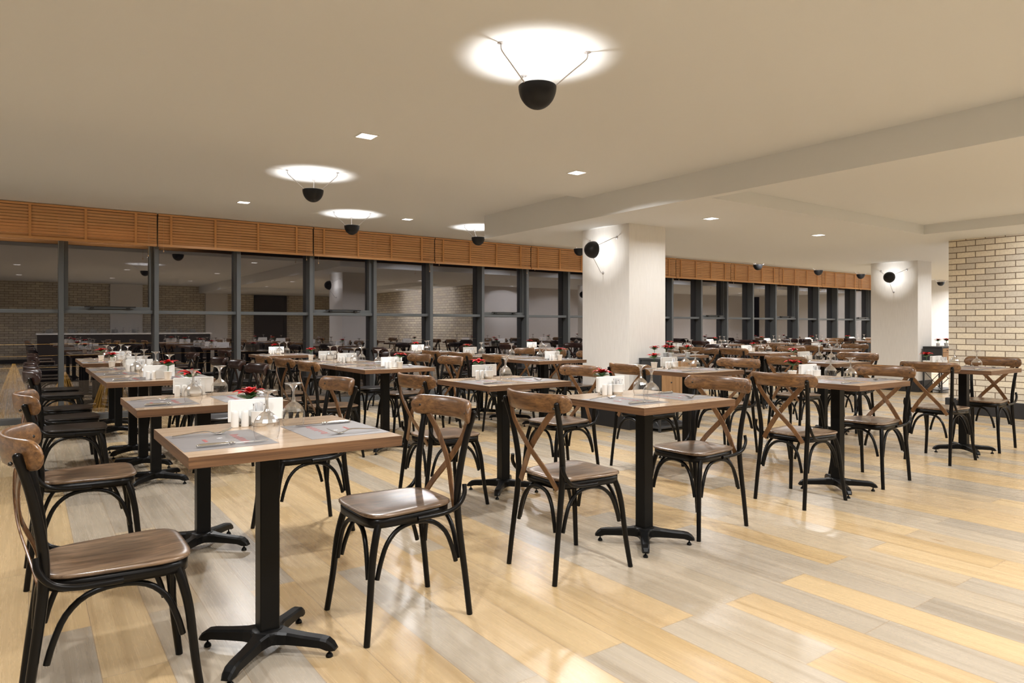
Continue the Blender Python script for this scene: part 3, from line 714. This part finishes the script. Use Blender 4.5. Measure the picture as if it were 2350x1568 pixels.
c1 = make_console('charcoal console with oak drawers standing against the near column'); c1.location = (5.37, 4.845, 0)
c2 = make_console('charcoal console against the far column next to the bricks'); c2.location = (12.32, 4.955, 0)
def plant_at(x, y, z, lab):
    global pln
    place(PL[pln % 3], (x, y, z), pln * 1.7, lab, 'red poinsettias on consoles'); pln += 1
plant_at(5.44, 4.98, .773, 'poinsettia at left end of the near column console')
plant_at(5.62, 4.91, .773, 'poinsettia at front middle of the near column console')
plant_at(5.68, 5.04, .773, 'poinsettia at back middle of the near column console')
plant_at(5.90, 4.92, .773, 'poinsettia at right end of the near column console')
plant_at(12.40, 5.05, .773, 'poinsettia at left end of the far column console')
plant_at(12.60, 5.0, .773, 'poinsettia in the middle of the far column console')
plant_at(12.78, 5.08, .773, 'poinsettia at right end of the far column console')
# ------------------------------------------------------------------ outside and reflected things
def straw_cone(x, y, h, r, lab):
    mb = MB(); rnd = random.Random(int(x * 100))
    for k in range(90):
        a = rnd.uniform(0, 2 * pi); q = r * rnd.uniform(.75, 1.15); b_ = rnd.uniform(0, .04)
        mb.tube([(q * cos(a), q * sin(a), 0), (q * .45 * cos(a + b_), q * .45 * sin(a + b_), h * .6), (.012 * cos(a), .012 * sin(a), h * rnd.uniform(.93, 1.0))], .0035, 4, 2)
    o = mb.obj('straw_sheaf', M['straw'], None, (x, y, .055)); tag(o, lab, 'straw decoration', 'straw cones outside the window')
straw_cone(-.14, YW + .42, .62, .20, 'tall straw cone standing outside behind the leftmost chairs')
straw_cone(-.60, YW + .40, .42, .18, 'low straw sheaf outside at the left picture edge')
straw_cone(.86, YW + .42, .66, .20, 'straw cone outside, right of the first window post')
straw_cone(.36, YW + .42, .50, .20, 'straw cone outside, just left of the first window post')
fx = MB().box((-2.6, YW + .20, 2.40), (1.6, YW + .26, 2.46)).obj('added_facade_light', M['console']); tag(fx, 'added long light bar outside above the left windows, behind the blinds', 'light bar')  # added fill lamp, unseen behind the blinds, to brighten the straw and ledge
for k in range(3):
    l = bpy.data.lights.new('added_facade_strip', 'AREA'); l.shape = 'RECTANGLE'; l.size = 1.3; l.size_y = .04; l.energy = 60; l.color = (1, .85, .62)
    lo = bpy.data.objects.new('added_facade_strip', l); COL.objects.link(lo); lo.parent = fx; lo.location = (-1.9 + 1.4 * k, YW + .23, 2.39); lo.rotation_euler = (R(12), 0, 0)
for k, z in enumerate((.58, .73, .88)):
    tag(MB().tube([(XL, YW + 1.2, z), (9, YW + 1.2, z)], .003, 6, 1).obj('guard_wire', M['wire']), 'golden wire outside the left windows, %s of three' % ('lowest', 'middle', 'highest')[k], 'wire', 'wires outside the windows')
for k, (a, b_) in enumerate(((-1.9, -1.0), (2.1, 3.0), (4.9, 5.6))): struct('wall_pilaster_%d' % (k + 1), MB().box((a, YB, 0), (b_, YB + .12, 2.45)), M['paper'])
ct = empty('buffet_counter', (.2, -4.9, 0)); tag(ct, 'dark buffet counter mirrored in the left windows', 'counter')
MB().box((0, 0, 0), (4.6, .6, .86)).obj('counter_body', M['door'], ct); MB().box((-.03, -.03, .86), (4.63, .63, .90), .004).obj('counter_top', M['white'], ct)
pp = MB()
for k in range(14): pp.lathe([(.0005, .008 * k), (.07, .008 * k), (.105, .008 * k + .007), (.0005, .008 * k + .006)], 20)
ps = pp.obj('plate_stack', M['white']); tag(ps, '', 'plates', 'white plate stacks mirrored in the windows')
for k in range(8): place(ps, (.5 + .55 * k, -4.72, .901), 0, 'stack of white plates on the buffet mirrored in windows')
for k in range(22): place(GL, (.35 + .2 * k, -4.42 - .1 * (k % 2), .901), k, 'upturned glass on the buffet, mirrored in the left windows', 'upturned glasses on the mirrored buffet')
